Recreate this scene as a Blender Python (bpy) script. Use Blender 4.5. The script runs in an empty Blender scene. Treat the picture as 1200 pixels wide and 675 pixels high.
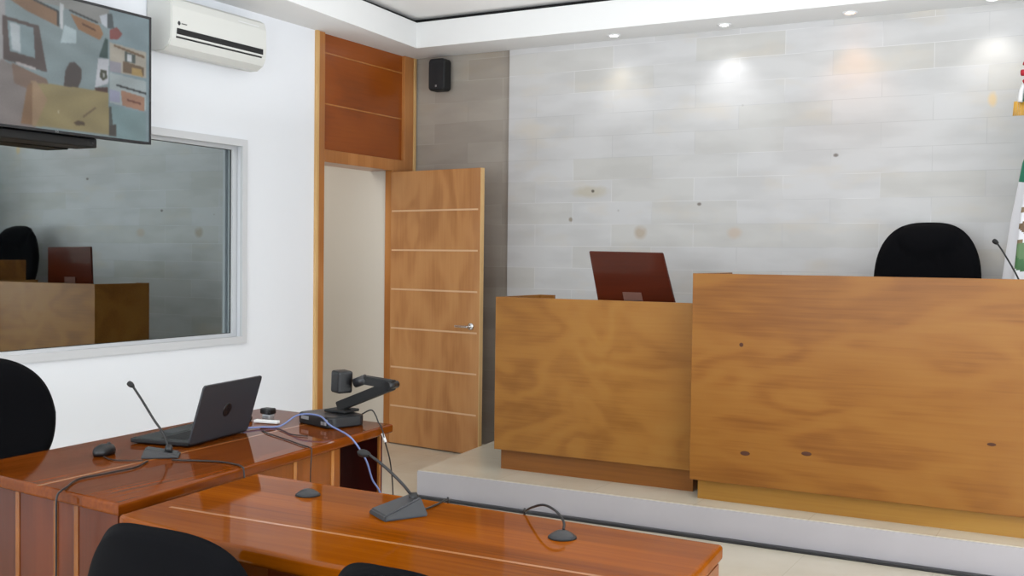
import bpy, bmesh, math, random
from mathutils import Vector, Matrix
random.seed(7)
PI = math.pi
S = bpy.context.scene
COL = S.collection

# ------------------------------------------------------------------ camera
CAM = Vector((4.897, -7.173, 1.458))
Rt = Vector((0.874, 0.486, 0.012)).normalized()
Fw = Vector((-0.486, 0.873, -0.029)).normalized()
Fw = (Fw - Rt * Fw.dot(Rt)).normalized()
Up = Rt.cross(Fw)
cd = bpy.data.cameras.new('camera'); cam = bpy.data.objects.new('camera', cd); COL.objects.link(cam)
M4 = Matrix((Rt, Up, -Fw)).transposed().to_4x4(); M4.translation = CAM
cam.matrix_world = M4
cd.sensor_width = 36; cd.lens = 1265.2 / 1200 * 36; cd.clip_start = .05
S.camera = cam

# ------------------------------------------------------------------ light and exposure
W = bpy.data.worlds.new('world'); S.world = W; W.use_nodes = True
W.node_tree.nodes['Background'].inputs[0].default_value = (.75, .85, 1, 1)
W.node_tree.nodes['Background'].inputs[1].default_value = .35
S.view_settings.view_transform = 'Standard'; S.view_settings.look = 'None'
S.view_settings.gamma = 1; S.view_settings.use_curve_mapping = False
S.view_settings.exposure = 0.32

def area(name, loc, direction, sx, sy, power, color, spread=PI):
    l = bpy.data.lights.new(name, 'AREA'); l.shape = 'RECTANGLE'; l.size = sx; l.size_y = sy
    l.energy = power; l.color = color; l.spread = spread
    o = bpy.data.objects.new(name, l); COL.objects.link(o); o.location = loc
    o.rotation_euler = Vector(direction).to_track_quat('-Z', 'Y').to_euler()
    return o
area('daylight_right', (8.05, -4.8, 1.5), (-1, 0, .22), 4.6, 1.7, 215, (.86, .93, 1.0))
area('daylight_rear', (3.6, -9.9, 1.5), (0, 1, .0), 5.0, 1.8, 138, (.87, .94, 1.0))
area('added_ceiling_fill', (3.9, -4.9, 2.3), (0, 0, 1), 6.4, 8.4, 135, (.93, .96, 1.0))  # added upward fill to brighten the upper ceiling, no lamp hangs here
area('corridor_lamp', (-1.0, -1.9, 2.85), (0, .25, -1), 1.0, 1.6, 19, (1, .95, .88))

# ------------------------------------------------------------------ material helpers
def srgb(r, g, b):
    f = lambda c: (c / 255 / 12.92) if c / 255 <= .04045 else ((c / 255 + .055) / 1.055) ** 2.4
    return (f(r), f(g), f(b), 1)
def tint(cols, f): return [tuple(c * k for c, k in zip(col[:3], f)) + (1,) for col in cols]
def newmat(name):
    m = bpy.data.materials.new(name); m.use_nodes = True
    return m, m.node_tree, m.node_tree.nodes['Principled BSDF']
def N(t, kind, **kw):
    n = t.nodes.new(kind)
    for k, v in kw.items():
        if k.startswith('i_'):
            key = k[2:]
            key = int(key) if key.isdigit() else key
            n.inputs[key].default_value = v
        else: setattr(n, k, v)
    return n
def plain(name, col, rough=.5, metal=0, coat=0, noise=.0, nscale=8, emis=None, spec=.5):
    m, t, b = newmat(name)
    b.inputs['Roughness'].default_value = rough; b.inputs['Metallic'].default_value = metal
    b.inputs['Coat Weight'].default_value = coat; b.inputs['Coat Roughness'].default_value = .05
    b.inputs['Specular IOR Level'].default_value = spec
    tc = N(t, 'ShaderNodeTexCoord'); nz = N(t, 'ShaderNodeTexNoise'); nz.inputs['Scale'].default_value = nscale
    nz.inputs['Detail'].default_value = 4
    t.links.new(tc.outputs['Object'], nz.inputs['Vector'])
    mx = N(t, 'ShaderNodeMix', data_type='RGBA')
    d = noise
    mx.inputs[6].default_value = tuple(c * (1 - d) for c in col[:3]) + (1,)
    mx.inputs[7].default_value = tuple(min(1, c * (1 + d)) for c in col[:3]) + (1,)
    t.links.new(nz.outputs['Fac'], mx.inputs[0]); t.links.new(mx.outputs[2], b.inputs['Base Color'])
    if emis:
        b.inputs['Emission Color'].default_value = emis[0]; b.inputs['Emission Strength'].default_value = emis[1]
    return m
def ramp(t, pts):
    r = N(t, 'ShaderNodeValToRGB'); e = r.color_ramp.elements
    while len(e) < len(pts): e.new(.5)
    for i, (p, c) in enumerate(pts): e[i].position = p; e[i].color = c
    return r
def wood(name, cols, stretch=(1, 1, 1), figure=2.2, rings=5.0, fine=(2, 60, 60), rough=.3, coat=.3, amt=1.0, seed=0, planks=None, fine_amt=.25, coat_rough=.06, blotch=.5, spec=.25):
    """rotary-cut / plain-sawn figure: contour lines of a stretched noise, plus fine pores"""
    m, t, b = newmat(name)
    tc = N(t, 'ShaderNodeTexCoord'); L = t.links.new
    mp = N(t, 'ShaderNodeMapping'); mp.inputs['Scale'].default_value = stretch
    mp.inputs['Location'].default_value = (seed * 3.1, seed * 1.7, seed * 2.3)
    L(tc.outputs['Object'], mp.inputs['Vector'])
    n1 = N(t, 'ShaderNodeTexNoise'); n1.inputs['Scale'].default_value = figure; n1.inputs['Detail'].default_value = 2.4
    n1.inputs['Distortion'].default_value = .4
    L(mp.outputs[0], n1.inputs['Vector'])
    mul = N(t, 'ShaderNodeMath', operation='MULTIPLY'); mul.inputs[1].default_value = rings * 2 * PI
    L(n1.outputs['Fac'], mul.inputs[0])
    sn = N(t, 'ShaderNodeMath', operation='SINE'); L(mul.outputs[0], sn.inputs[0])
    ma = N(t, 'ShaderNodeMath', operation='MULTIPLY_ADD'); ma.inputs[1].default_value = .5 * amt; ma.inputs[2].default_value = .5
    L(sn.outputs[0], ma.inputs[0])
    n2 = N(t, 'ShaderNodeTexNoise'); n2.inputs['Scale'].default_value = figure * .8; n2.inputs['Detail'].default_value = 5
    mp2 = N(t, 'ShaderNodeMapping'); mp2.inputs['Scale'].default_value = stretch; mp2.inputs['Location'].default_value = (5 + seed, 2, 9)
    L(tc.outputs['Object'], mp2.inputs['Vector']); L(mp2.outputs[0], n2.inputs['Vector'])
    mixa = N(t, 'ShaderNodeMix', data_type='FLOAT'); mixa.inputs[0].default_value = blotch
    L(ma.outputs[0], mixa.inputs[2]); L(n2.outputs['Fac'], mixa.inputs[3])
    mp3 = N(t, 'ShaderNodeMapping'); mp3.inputs['Scale'].default_value = fine
    L(tc.outputs['Object'], mp3.inputs['Vector'])
    n3 = N(t, 'ShaderNodeTexNoise'); n3.inputs['Scale'].default_value = 1; n3.inputs['Detail'].default_value = 3
    L(mp3.outputs[0], n3.inputs['Vector'])
    mixb = N(t, 'ShaderNodeMix', data_type='FLOAT'); mixb.inputs[0].default_value = fine_amt
    L(mixa.outputs[0], mixb.inputs[2]); L(n3.outputs['Fac'], mixb.inputs[3])
    r = ramp(t, [(.22, cols[0]), (.5, cols[1]), (.8, cols[2])])
    L(mixb.outputs[0], r.inputs[0])
    L(r.outputs[0], b.inputs['Base Color'])
    b.inputs['Roughness'].default_value = rough; b.inputs['Coat Weight'].default_value = coat
    b.inputs['Coat Roughness'].default_value = coat_rough
    b.inputs['Specular IOR Level'].default_value = spec
    if planks:                                   # (axis, width): tonal change from board to board
        ax, wd = planks
        sp = N(t, 'ShaderNodeSeparateXYZ'); L(tc.outputs['Object'], sp.inputs[0])
        dv = N(t, 'ShaderNodeMath', operation='DIVIDE'); dv.inputs[1].default_value = wd; L(sp.outputs[ax], dv.inputs[0])
        fl = N(t, 'ShaderNodeMath', operation='FLOOR'); L(dv.outputs[0], fl.inputs[0])
        wn = N(t, 'ShaderNodeTexWhiteNoise', noise_dimensions='1D'); L(fl.outputs[0], wn.inputs['W'])
        mr = N(t, 'ShaderNodeMapRange'); mr.inputs[3].default_value = .78; mr.inputs[4].default_value = 1.15
        L(wn.outputs['Value'], mr.inputs[0])
        vm = N(t, 'ShaderNodeVectorMath', operation='SCALE'); L(r.outputs[0], vm.inputs[0]); L(mr.outputs[0], vm.inputs['Scale'])
        L(vm.outputs[0], b.inputs['Base Color'])
    return m

def stone(name, base, tint, dark, stains=()):
    m, t, b = newmat(name); L = t.links.new
    tc = N(t, 'ShaderNodeTexCoord'); sp = N(t, 'ShaderNodeSeparateXYZ'); L(tc.outputs['Object'], sp.inputs[0])
    cb = N(t, 'ShaderNodeCombineXYZ'); L(sp.outputs[0], cb.inputs[0]); L(sp.outputs[2], cb.inputs[1])
    mp = N(t, 'ShaderNodeMapping'); mp.inputs['Location'].default_value = (.13, -.10, 0); L(cb.outputs[0], mp.inputs[0])
    br = N(t, 'ShaderNodeTexBrick'); br.offset = .5; br.squash = 1
    br.inputs['Scale'].default_value = 1; br.inputs['Brick Width'].default_value = .62; br.inputs['Row Height'].default_value = .16
    br.inputs['Mortar Size'].default_value = .0022; br.inputs['Mortar Smooth'].default_value = .3; br.inputs['Bias'].default_value = 0
    br.inputs['Color1'].default_value = (0, 0, 0, 1); br.inputs['Color2'].default_value = (1, 1, 1, 1); br.inputs['Mortar'].default_value = (.5, .5, .5, 1)
    L(mp.outputs[0], br.inputs['Vector'])
    r1 = ramp(t, [(0, base), (.45, tuple(c * .97 for c in base[:3]) + (1,)), (1, tint)])
    L(br.outputs['Color'], r1.inputs[0])
    # veining, stretched along the courses
    mp2 = N(t, 'ShaderNodeMapping'); mp2.inputs['Scale'].default_value = (1.6, 1, 5); L(tc.outputs['Object'], mp2.inputs[0])
    nz = N(t, 'ShaderNodeTexNoise'); nz.inputs['Scale'].default_value = 1.5; nz.inputs['Detail'].default_value = 9; nz.inputs['Roughness'].default_value = .40
    L(mp2.outputs[0], nz.inputs[0])
    r2 = ramp(t, [(.38, dark), (.56, (1, 1, 1, 1))])
    L(nz.outputs['Fac'], r2.inputs[0])
    mx = N(t, 'ShaderNodeMix', data_type='RGBA', blend_type='MULTIPLY'); mx.inputs[0].default_value = .13
    L(r1.outputs[0], mx.inputs[6]); L(r2.outputs[0], mx.inputs[7])
    # ochre patches
    n4 = N(t, 'ShaderNodeTexNoise'); n4.inputs['Scale'].default_value = 1.9; n4.inputs['Detail'].default_value = 3
    mp4 = N(t, 'ShaderNodeMapping'); mp4.inputs['Scale'].default_value = (1, 1, 2.2); mp4.inputs['Location'].default_value = (3.3, 0, 1.2)
    L(tc.outputs['Object'], mp4.inputs[0]); L(mp4.outputs[0], n4.inputs[0])
    r4 = ramp(t, [(.55, (0, 0, 0, 1)), (.72, (.5, .5, .5, 1))]); L(n4.outputs['Fac'], r4.inputs[0])
    mo = N(t, 'ShaderNodeMix', data_type='RGBA'); mo.inputs[7].default_value = tuple(a * b_ for a, b_ in zip(base[:3], (1, .9, .74))) + (1,)
    L(r4.outputs[0], mo.inputs[0]); L(mx.outputs[2], mo.inputs[6])
    # small dark pits
    vo = N(t, 'ShaderNodeTexVoronoi'); vo.inputs['Scale'].default_value = 2.6; L(tc.outputs['Object'], vo.inputs['Vector'])
    r5 = ramp(t, [(.0, (.5, .46, .42, 1)), (.03, (1, 1, 1, 1))]); L(vo.outputs['Distance'], r5.inputs[0])
    mv = N(t, 'ShaderNodeMix', data_type='RGBA', blend_type='MULTIPLY'); mv.inputs[0].default_value = .8
    L(mo.outputs[2], mv.inputs[6]); L(r5.outputs[0], mv.inputs[7])
    out = mv.outputs[2]
    for (x, z, w, h, c, a) in stains:            # rusty inclusions in the stone
        su = N(t, 'ShaderNodeVectorMath', operation='SUBTRACT'); su.inputs[1].default_value = (x, z, 0); L(cb.outputs[0], su.inputs[0])
        dv = N(t, 'ShaderNodeVectorMath', operation='DIVIDE'); dv.inputs[1].default_value = (w, h, 1); L(su.outputs[0], dv.inputs[0])
        ad = N(t, 'ShaderNodeVectorMath', operation='ADD'); L(dv.outputs[0], ad.inputs[0])
        nn = N(t, 'ShaderNodeTexNoise'); nn.inputs['Scale'].default_value = 14; L(tc.outputs['Object'], nn.inputs[0])
        sc = N(t, 'ShaderNodeVectorMath', operation='SCALE'); sc.inputs['Scale'].default_value = .5; L(nn.outputs['Fac'], sc.inputs[0]); L(sc.outputs[0], ad.inputs[1])
        ln = N(t, 'ShaderNodeVectorMath', operation='LENGTH'); L(ad.outputs[0], ln.inputs[0])
        mr = N(t, 'ShaderNodeMapRange'); mr.inputs[1].default_value = .55; mr.inputs[2].default_value = 1.1; mr.inputs[3].default_value = a; mr.inputs[4].default_value = 0
        L(ln.outputs['Value'], mr.inputs[0])
        q = N(t, 'ShaderNodeMix', data_type='RGBA'); q.inputs[7].default_value = c
        L(mr.outputs[0], q.inputs[0]); L(out, q.inputs[6]); out = q.outputs[2]
    # joints: mostly slightly light, in places dark
    mj = N(t, 'ShaderNodeMix', data_type='RGBA'); nj = N(t, 'ShaderNodeTexNoise'); nj.inputs['Scale'].default_value = 1.1
    L(tc.outputs['Object'], nj.inputs[0])
    rj = ramp(t, [(.47, tuple(min(.9, c * 1.22) for c in base[:3]) + (1,)), (.56, tuple(c * .72 for c in base[:3]) + (1,))]); L(nj.outputs['Fac'], rj.inputs[0])
    fm = N(t, 'ShaderNodeMath', operation='MULTIPLY'); fm.inputs[1].default_value = .55; L(br.outputs['Fac'], fm.inputs[0])
    L(fm.outputs[0], mj.inputs[0]); L(out, mj.inputs[6]); L(rj.outputs[0], mj.inputs[7])
    L(mj.outputs[2], b.inputs['Base Color'])
    b.inputs['Roughness'].default_value = .40
    bu = N(t, 'ShaderNodeBump'); bu.inputs['Strength'].default_value = .12; bu.inputs['Distance'].default_value = .01
    L(nz.outputs['Fac'], bu.inputs['Height']); L(bu.outputs[0], b.inputs['Normal'])
    return m

def tiles(name, base, joint, size=.6, rough=.25):
    m, t, b = newmat(name); L = t.links.new
    tc = N(t, 'ShaderNodeTexCoord')
    br = N(t, 'ShaderNodeTexBrick'); br.offset = 0
    br.inputs['Scale'].default_value = 1; br.inputs['Brick Width'].default_value = size; br.inputs['Row Height'].default_value = size
    br.inputs['Mortar Size'].default_value = .002; br.inputs['Color1'].default_value = base
    br.inputs['Color2'].default_value = tuple(c * .96 for c in base[:3]) + (1,); br.inputs['Mortar'].default_value = joint
    L(tc.outputs['Object'], br.inputs['Vector'])
    nz = N(t, 'ShaderNodeTexNoise'); nz.inputs['Scale'].default_value = 3; nz.inputs['Detail'].default_value = 5; L(tc.outputs['Object'], nz.inputs[0])
    r = ramp(t, [(.3, (.9, .88, .85, 1)), (.7, (1, 1, 1, 1))]); L(nz.outputs['Fac'], r.inputs[0])
    mx = N(t, 'ShaderNodeMix', data_type='RGBA', blend_type='MULTIPLY'); mx.inputs[0].default_value = 1
    L(br.outputs['Color'], mx.inputs[6]); L(r.outputs[0], mx.inputs[7]); L(mx.outputs[2], b.inputs['Base Color'])
    b.inputs['Roughness'].default_value = rough
    return m

MW = plain('white_paint', srgb(232, 234, 238), .85, noise=.015, nscale=2)
MC = plain('ceiling_plaster', srgb(226, 226, 225), .9, noise=.01, nscale=2)
MCG = plain('upper_ceiling_plaster', srgb(234, 233, 231), .9, noise=.02, nscale=2)
MCORR = plain('corridor_paint', srgb(206, 200, 190), .8, noise=.02, nscale=1)
MALU = plain('white_aluminium', srgb(205, 206, 208), .4, noise=.01)
MMIR = plain('reflective_glass', (.40, .45, .455, 1), .015, metal=1, noise=.01, nscale=1)
MBLK = plain('black_plastic', srgb(14, 14, 16), .4, noise=.05)
MBLK2 = plain('matt_black_plastic', srgb(14, 14, 15), .65, noise=.05)
MFAB = plain('black_fabric', srgb(9, 9, 12), .95, noise=.25, nscale=160, spec=.1)
MDGR = plain('dark_grey_plastic', srgb(36, 36, 39), .35, noise=.05)
MLAP = plain('laptop_charcoal', srgb(44, 46, 51), .45, noise=.03)
MACW = plain('air_conditioner_white', srgb(208, 208, 203), .35, noise=.01)
MACG = plain('air_conditioner_grey', srgb(200, 198, 195), .5, noise=.01)
MCHR = plain('chrome', (.7, .7, .7, 1), .18, metal=1, noise=.02)
MBRS = plain('brass', (.75, .55, .22, 1), .25, metal=1, noise=.02)
MLILAC = plain('step_riser_stone', srgb(176, 171, 174), .55, noise=.05, nscale=6)
MBLUE = plain('blue_cable', srgb(108, 124, 172), .4, noise=.03)
MWHT = plain('white_plastic', srgb(225, 225, 225), .4, noise=.01)
MSIL = plain('silver_plastic', srgb(170, 172, 175), .3, metal=.5, noise=.02)
MGOLD = plain('gold_fringe', srgb(215, 165, 60), .6, noise=.2, nscale=90)
MRED = plain('red_satin', srgb(170, 22, 40), .5, noise=.1, nscale=20)
MGRN = plain('green_satin', srgb(10, 105, 75), .5, noise=.1, nscale=20)
MFLOOR = tiles('beige_floor_tile', srgb(212, 205, 188), srgb(196, 188, 170), .6, .22)

W_LIGHT = [srgb(140, 86, 40), srgb(176, 124, 70), srgb(190, 142, 88)]
MDESK = wood('light_plywood', tint(W_LIGHT, (.62, .52, .26)), (.45, 1, 1.4), 2.3, 5.0, (3, 50, 90), .4, .1, .5, 0, coat_rough=.2, blotch=.5, fine_amt=.30)
MDESK2 = wood('light_plywood_clerk', tint([srgb(136, 88, 42), srgb(172, 122, 70), srgb(186, 140, 88)], (.74, .66, .38)), (.8, 1, 1.2), 2.5, 4.2, (3, 50, 90), .4, .1, .55, 4, coat_rough=.2, blotch=.6)
MTOE = wood('toe_kick_plywood', tint([srgb(172, 118, 52), srgb(196, 144, 70), srgb(210, 162, 88)], (.66, .64, .5)), (.4, 1, 3), 1.5, 2, (2, 50, 90), .4, .2, .6, 2, coat_rough=.2)
MTOE2 = wood('toe_kick_brown', tint([srgb(132, 82, 42), srgb(160, 104, 56), srgb(178, 122, 70)], (.8, .75, .5)), (.4, 1, 3), 1.5, 2, (2, 50, 90), .4, .2, .6, 3, coat_rough=.2)
MDOOR = wood('door_veneer', tint([srgb(150, 100, 64), srgb(176, 126, 84), srgb(190, 142, 98)], (1.1, 1.08, .95)), (1.6, 1, .6), 1.9, 4, (60, 60, 3), .35, .3, .7, 1, coat_rough=.15, blotch=.6)
MTRANS = wood('transom_veneer', tint([srgb(112, 62, 22), srgb(140, 82, 34), srgb(156, 96, 44)], (.95, .66, .3)), (1, .8, 1.3), 1.6, 2.4, (3, 3, 60), .3, .4, .6, 5, coat_rough=.15, blotch=.6)
MFRAME = wood('door_frame_wood', [srgb(146, 90, 44), srgb(176, 116, 62), srgb(192, 134, 80)], (1, 1, .35), 2.5, 3, (60, 60, 2), .32, .35, .6, 6, coat_rough=.12)
MEDGE = wood('light_edge_wood', [srgb(190, 146, 90), srgb(208, 168, 112), srgb(220, 182, 130)], (1, 1, .35), 2.5, 3, (60, 60, 2), .4, .2, .5, 6)
MTABX = wood('lacquered_table_wood', tint([srgb(120, 64, 20), srgb(162, 94, 34), srgb(186, 116, 48)], (.62, .46, .07)), (.35, 1.8, 1), 2.2, 3, (2.5, 70, 70), .3, .42, .5, 8, planks=(1, .16), fine_amt=.5, spec=0, coat_rough=.05)
MTABY = wood('dark_lacquered_table_wood', tint([srgb(88, 46, 18), srgb(124, 70, 32), srgb(146, 88, 44)], (.78, .56, .16)), (1.8, .35, 1), 2.2, 3, (70, 2.5, 70), .3, .5, .5, 9, planks=(0, .15), fine_amt=.5, spec=0, coat_rough=.05)
MBODY = wood('mahogany_panel', tint([srgb(70, 32, 13), srgb(94, 46, 20), srgb(112, 58, 28)], (.95, .7, .4)), (1, 1, .4), 2.4, 3, (60, 60, 3), .4, .2, .6, 10, coat_rough=.1)
MBODYL = wood('orange_side_panel', tint([srgb(124, 70, 28), srgb(150, 90, 38), srgb(166, 106, 50)], (.8, .68, .45)), (1, 1, .4), 2.4, 3, (60, 60, 3), .4, .2, .6, 11, coat_rough=.1)
MREDW = wood('dark_red_panel', [srgb(52, 14, 10), srgb(70, 20, 14), srgb(84, 28, 18)], (1, 1, .4), 2.4, 3, (60, 60, 3), .3, .5, .5, 12, coat_rough=.1)
MINL = wood('pale_inlay', [srgb(150, 92, 42), srgb(168, 108, 54), srgb(180, 122, 66)], (1, 1, 1), 4, 3, (20, 20, 20), .25, .6, .5, 13)
MINLD = wood('dull_inlay', tint([srgb(150, 92, 42), srgb(168, 108, 54), srgb(180, 122, 66)], (.6, .5, .4)), (1, 1, 1), 4, 3, (20, 20, 20), .25, .4, .5, 13)
MGROOVE = plain('pale_groove', srgb(214, 176, 138), .5, noise=.05)
MKNOT = plain('wood_knot', srgb(74, 36, 12), .7, noise=.2, nscale=60)
MBACK = wood('mahogany_monitor_back', [srgb(66, 22, 6), srgb(84, 30, 10), srgb(96, 38, 16)], (.5, 1, 1.4), 2, 2, (3, 50, 60), .35, .35, .5, 14)
STAINS = [(1.97, 1.655, .055, .055, srgb(160, 132, 96), .55), (2.66, 1.65, .06, .045, srgb(190, 160, 130), .45),
          (1.60, 1.95, .16, .05, srgb(178, 166, 138), .55), (1.585, 1.945, .016, .014, srgb(70, 60, 50), .9),
          (2.395, 1.84, .018, .014, srgb(105, 95, 88), .9), (3.316, 2.145, .02, .014, srgb(105, 95, 88), .9),
          (4.245, 2.46, .03, .055, srgb(222, 190, 130), .7), (1.41, 1.74, .02, .02, srgb(130, 115, 95), .8)]
MSTONE = stone('grey_stone_cladding', srgb(200, 199, 199), srgb(193, 191, 187), srgb(150, 147, 142), STAINS)
MSTONED = stone('stone_cladding_darker', srgb(166, 158, 148), srgb(154, 146, 136), srgb(150, 146, 142))  # same cladding pattern with darker base colours, for the left strip

# ------------------------------------------------------------------ mesh helpers
def bm_new(): return bmesh.new()
def add_box(bm, lo, hi, bevel=0, seg=2, mat=None):
    t = bmesh.new(); bmesh.ops.create_cube(t, size=1)
    for v in t.verts:
        v.co = Vector(((lo[i] + hi[i]) / 2 + v.co[i] * (hi[i] - lo[i]) for i in range(3)))
    if bevel: bmesh.ops.bevel(t, geom=list(t.edges), offset=bevel, segments=seg, profile=.5, affect='EDGES')
    if mat is not None: bmesh.ops.transform(t, matrix=mat, verts=t.verts)
    merge(bm, t)
def merge(bm, t):
    me = bpy.data.meshes.new('tmp'); t.to_mesh(me); t.free(); bm.from_mesh(me); bpy.data.meshes.remove(me)
def add_prism(bm, poly, z0, z1, bevel=0, seg=2, mat=None, side_only_top=False):
    t = bmesh.new()
    a = [t.verts.new((x, y, z0)) for x, y in poly]; b = [t.verts.new((x, y, z1)) for x, y in poly]
    n = len(poly)
    t.faces.new(a[::-1]); t.faces.new(b)
    for i in range(n): t.faces.new((a[i], a[(i + 1) % n], b[(i + 1) % n], b[i]))
    bmesh.ops.recalc_face_normals(t, faces=t.faces)
    if bevel: 
        es = [e for e in t.edges if abs(e.verts[0].co.z - e.verts[1].co.z) < 1e-6]
        bmesh.ops.bevel(t, geom=es, offset=bevel, segments=seg, profile=.5, affect='EDGES')
    if mat is not None: bmesh.ops.transform(t, matrix=mat, verts=t.verts)
    merge(bm, t)
def rounded(w, h, r, n=6, cx=0, cy=0):
    pts = []
    for sx, sy, a0 in ((1, 1, 0), (-1, 1, PI / 2), (-1, -1, PI), (1, -1, 1.5 * PI)):
        for k in range(n + 1):
            a = a0 + k / n * PI / 2
            pts.append((cx + sx * (w / 2 - r) + r * math.cos(a), cy + sy * (h / 2 - r) + r * math.sin(a)))
    return pts
def smooth_path(pts, n=8):
    P = [Vector(p) for p in pts]; out = []
    P = [P[0] * 2 - P[1]] + P + [P[-1] * 2 - P[-2]]
    for i in range(1, len(P) - 2):
        for k in range(n):
            t = k / n; p0, p1, p2, p3 = P[i - 1:i + 3]
            out.append(.5 * ((2 * p1) + (-p0 + p2) * t + (2 * p0 - 5 * p1 + 4 * p2 - p3) * t * t + (-p0 + 3 * p1 - 3 * p2 + p3) * t ** 3))
    out.append(P[-2]); return out
def add_tube(bm, pts, r, seg=8, smooth=0, radii=None):
    P = smooth_path(pts, smooth) if smooth else [Vector(p) for p in pts]
    rings = []; up = None
    for i, p in enumerate(P):
        d = (P[min(i + 1, len(P) - 1)] - P[max(i - 1, 0)]).normalized()
        if up is None: up = Vector((0, 0, 1)) if abs(d.z) < .9 else Vector((1, 0, 0))
        s = d.cross(up).normalized(); up = s.cross(d).normalized()
        rr = radii[i] if radii else r
        rings.append([bm.verts.new(p + (s * math.cos(2 * PI * k / seg) + up * math.sin(2 * PI * k / seg)) * rr) for k in range(seg)])
    for a, b in zip(rings, rings[1:]):
        for k in range(seg): bm.faces.new((a[k], a[(k + 1) % seg], b[(k + 1) % seg], b[k])).smooth = True
    bm.faces.new(rings[0][::-1]); bm.faces.new(rings[-1])
def add_lathe(bm, prof, c=(0, 0, 0), seg=24, sx=1, sy=1, mat=None):
    t = bmesh.new(); rings = []
    for r, z in prof:
        rings.append([t.verts.new((c[0] + max(r, 1e-4) * sx * math.cos(2 * PI * k / seg), c[1] + max(r, 1e-4) * sy * math.sin(2 * PI * k / seg), c[2] + z)) for k in range(seg)])
    for a, b in zip(rings, rings[1:]):
        for k in range(seg): t.faces.new((a[k], a[(k + 1) % seg], b[(k + 1) % seg], b[k])).smooth = True
    t.faces.new(rings[0][::-1]); t.faces.new(rings[-1])
    bmesh.ops.recalc_face_normals(t, faces=t.faces)
    if mat is not None: bmesh.ops.transform(t, matrix=mat, verts=t.verts)
    merge(bm, t)
def obj(name, bm, m, parent=None, mats=None, smooth=False, wn=True):
    """one mesh object; geometry is given in world space and re-based on its parent"""
    bmesh.ops.recalc_face_normals(bm, faces=bm.faces)
    root = parent
    off = Vector((0, 0, 0))
    while root is not None: off += root.location; root = root.parent
    if parent is None:
        vs = [v.co for v in bm.verts]
        c = Vector(((min(v.x for v in vs) + max(v.x for v in vs)) / 2, (min(v.y for v in vs) + max(v.y for v in vs)) / 2, min(v.z for v in vs)))
        off = c
    bmesh.ops.translate(bm, verts=bm.verts, vec=-off)
    me = bpy.data.meshes.new(name); bm.to_mesh(me); bm.free()
    me.materials.append(m)
    for x in (mats or []): me.materials.append(x)
    if smooth:
        for p in me.polygons: p.use_smooth = True
    o = bpy.data.objects.new(name, me); COL.objects.link(o)
    if parent is None: o.location = off
    else: o.parent = parent
    return o
def world_obj(name, bm, m, **kw):
    """like obj but keeps the origin at the world origin, so texture coordinates are room coordinates"""
    bmesh.ops.recalc_face_normals(bm, faces=bm.faces)
    me = bpy.data.meshes.new(name); bm.to_mesh(me); bm.free(); me.materials.append(m)
    o = bpy.data.objects.new(name, me); COL.objects.link(o)
    o['kind'] = 'structure'
    return o
def tag(o, label, cat, group=None):
    o['label'] = label; o['category'] = cat
    if group: o['group'] = group
    return o
def thing(name, label, cat, loc, group=None, rz=0):
    o = bpy.data.objects.new(name, None); COL.objects.link(o); o.location = loc; o.empty_display_size = .1
    o.rotation_euler = (0, 0, rz)
    return tag(o, label, cat, group)
def boxobj(name, lo, hi, m, parent=None, bevel=0, **kw):
    b = bm_new(); add_box(b, lo, hi, bevel); return obj(name, b, m, parent, **kw)

# ------------------------------------------------------------------ room
ZC, PF = 3.02, .162          # soffit height, platform height
RX, RY = 8.1, -10.0
b = bm_new(); add_box(b, (-2.2, RY - .2, -.1), (RX + .2, 2.0, 0)); world_obj('floor', b, MFLOOR)
# left wall with the window and door openings (thickness 0.2)
WY0, WY1, WZ0, WZ1 = -4.02, -1.935, .900, 2.165
DY0, DY1, DZ = -1.231, 0.0, ZC
b = bm_new()
for lo, hi in (((-.2, RY, 0), (0, WY0, 3.3)), ((-.2, WY0, 0), (0, WY1, WZ0)), ((-.2, WY0, WZ1), (0, WY1, 3.3)),
               ((-.2, WY1, 0), (0, DY0, 3.3)), ((-.2, DY0, ZC), (0, .2, 3.3))):
    add_box(b, lo, hi)
world_obj('wall_left', b, MW)
# back wall: cladding strip in a darker tone at the left, pale projecting cladding to the right
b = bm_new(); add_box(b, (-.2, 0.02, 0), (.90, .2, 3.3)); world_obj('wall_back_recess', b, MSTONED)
b = bm_new(); add_box(b, (.874, -.012, 0), (RX, .2, 3.3)); world_obj('wall_back', b, MSTONE)
b = bm_new(); add_box(b, (RX, RY, 0), (RX + .2, .2, 3.3)); world_obj('wall_right', b, MW)
b = bm_new(); add_box(b, (-.2, RY - .2, 0), (RX + .2, RY, 3.3)); world_obj('wall_rear', b, MW)
# corridor behind the door
b = bm_new(); add_box(b, (-2.0, -3.2, 0), (-1.9, -.2, 3.0)); world_obj('wall_corridor_far', b, MCORR)
b = bm_new(); add_box(b, (-2.0, -.305, 0), (-.045, -.2, 3.0)); world_obj('wall_corridor_end', b, MCORR)
b = bm_new(); add_box(b, (-2.0, -3.3, 0), (-.2, -3.2, 3.0)); world_obj('wall_corridor_near', b, MCORR)
b = bm_new(); add_box(b, (-2.0, -3.3, 3.0), (-.2, -.2, 3.1)); world_obj('ceiling_corridor', b, MC)
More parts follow.
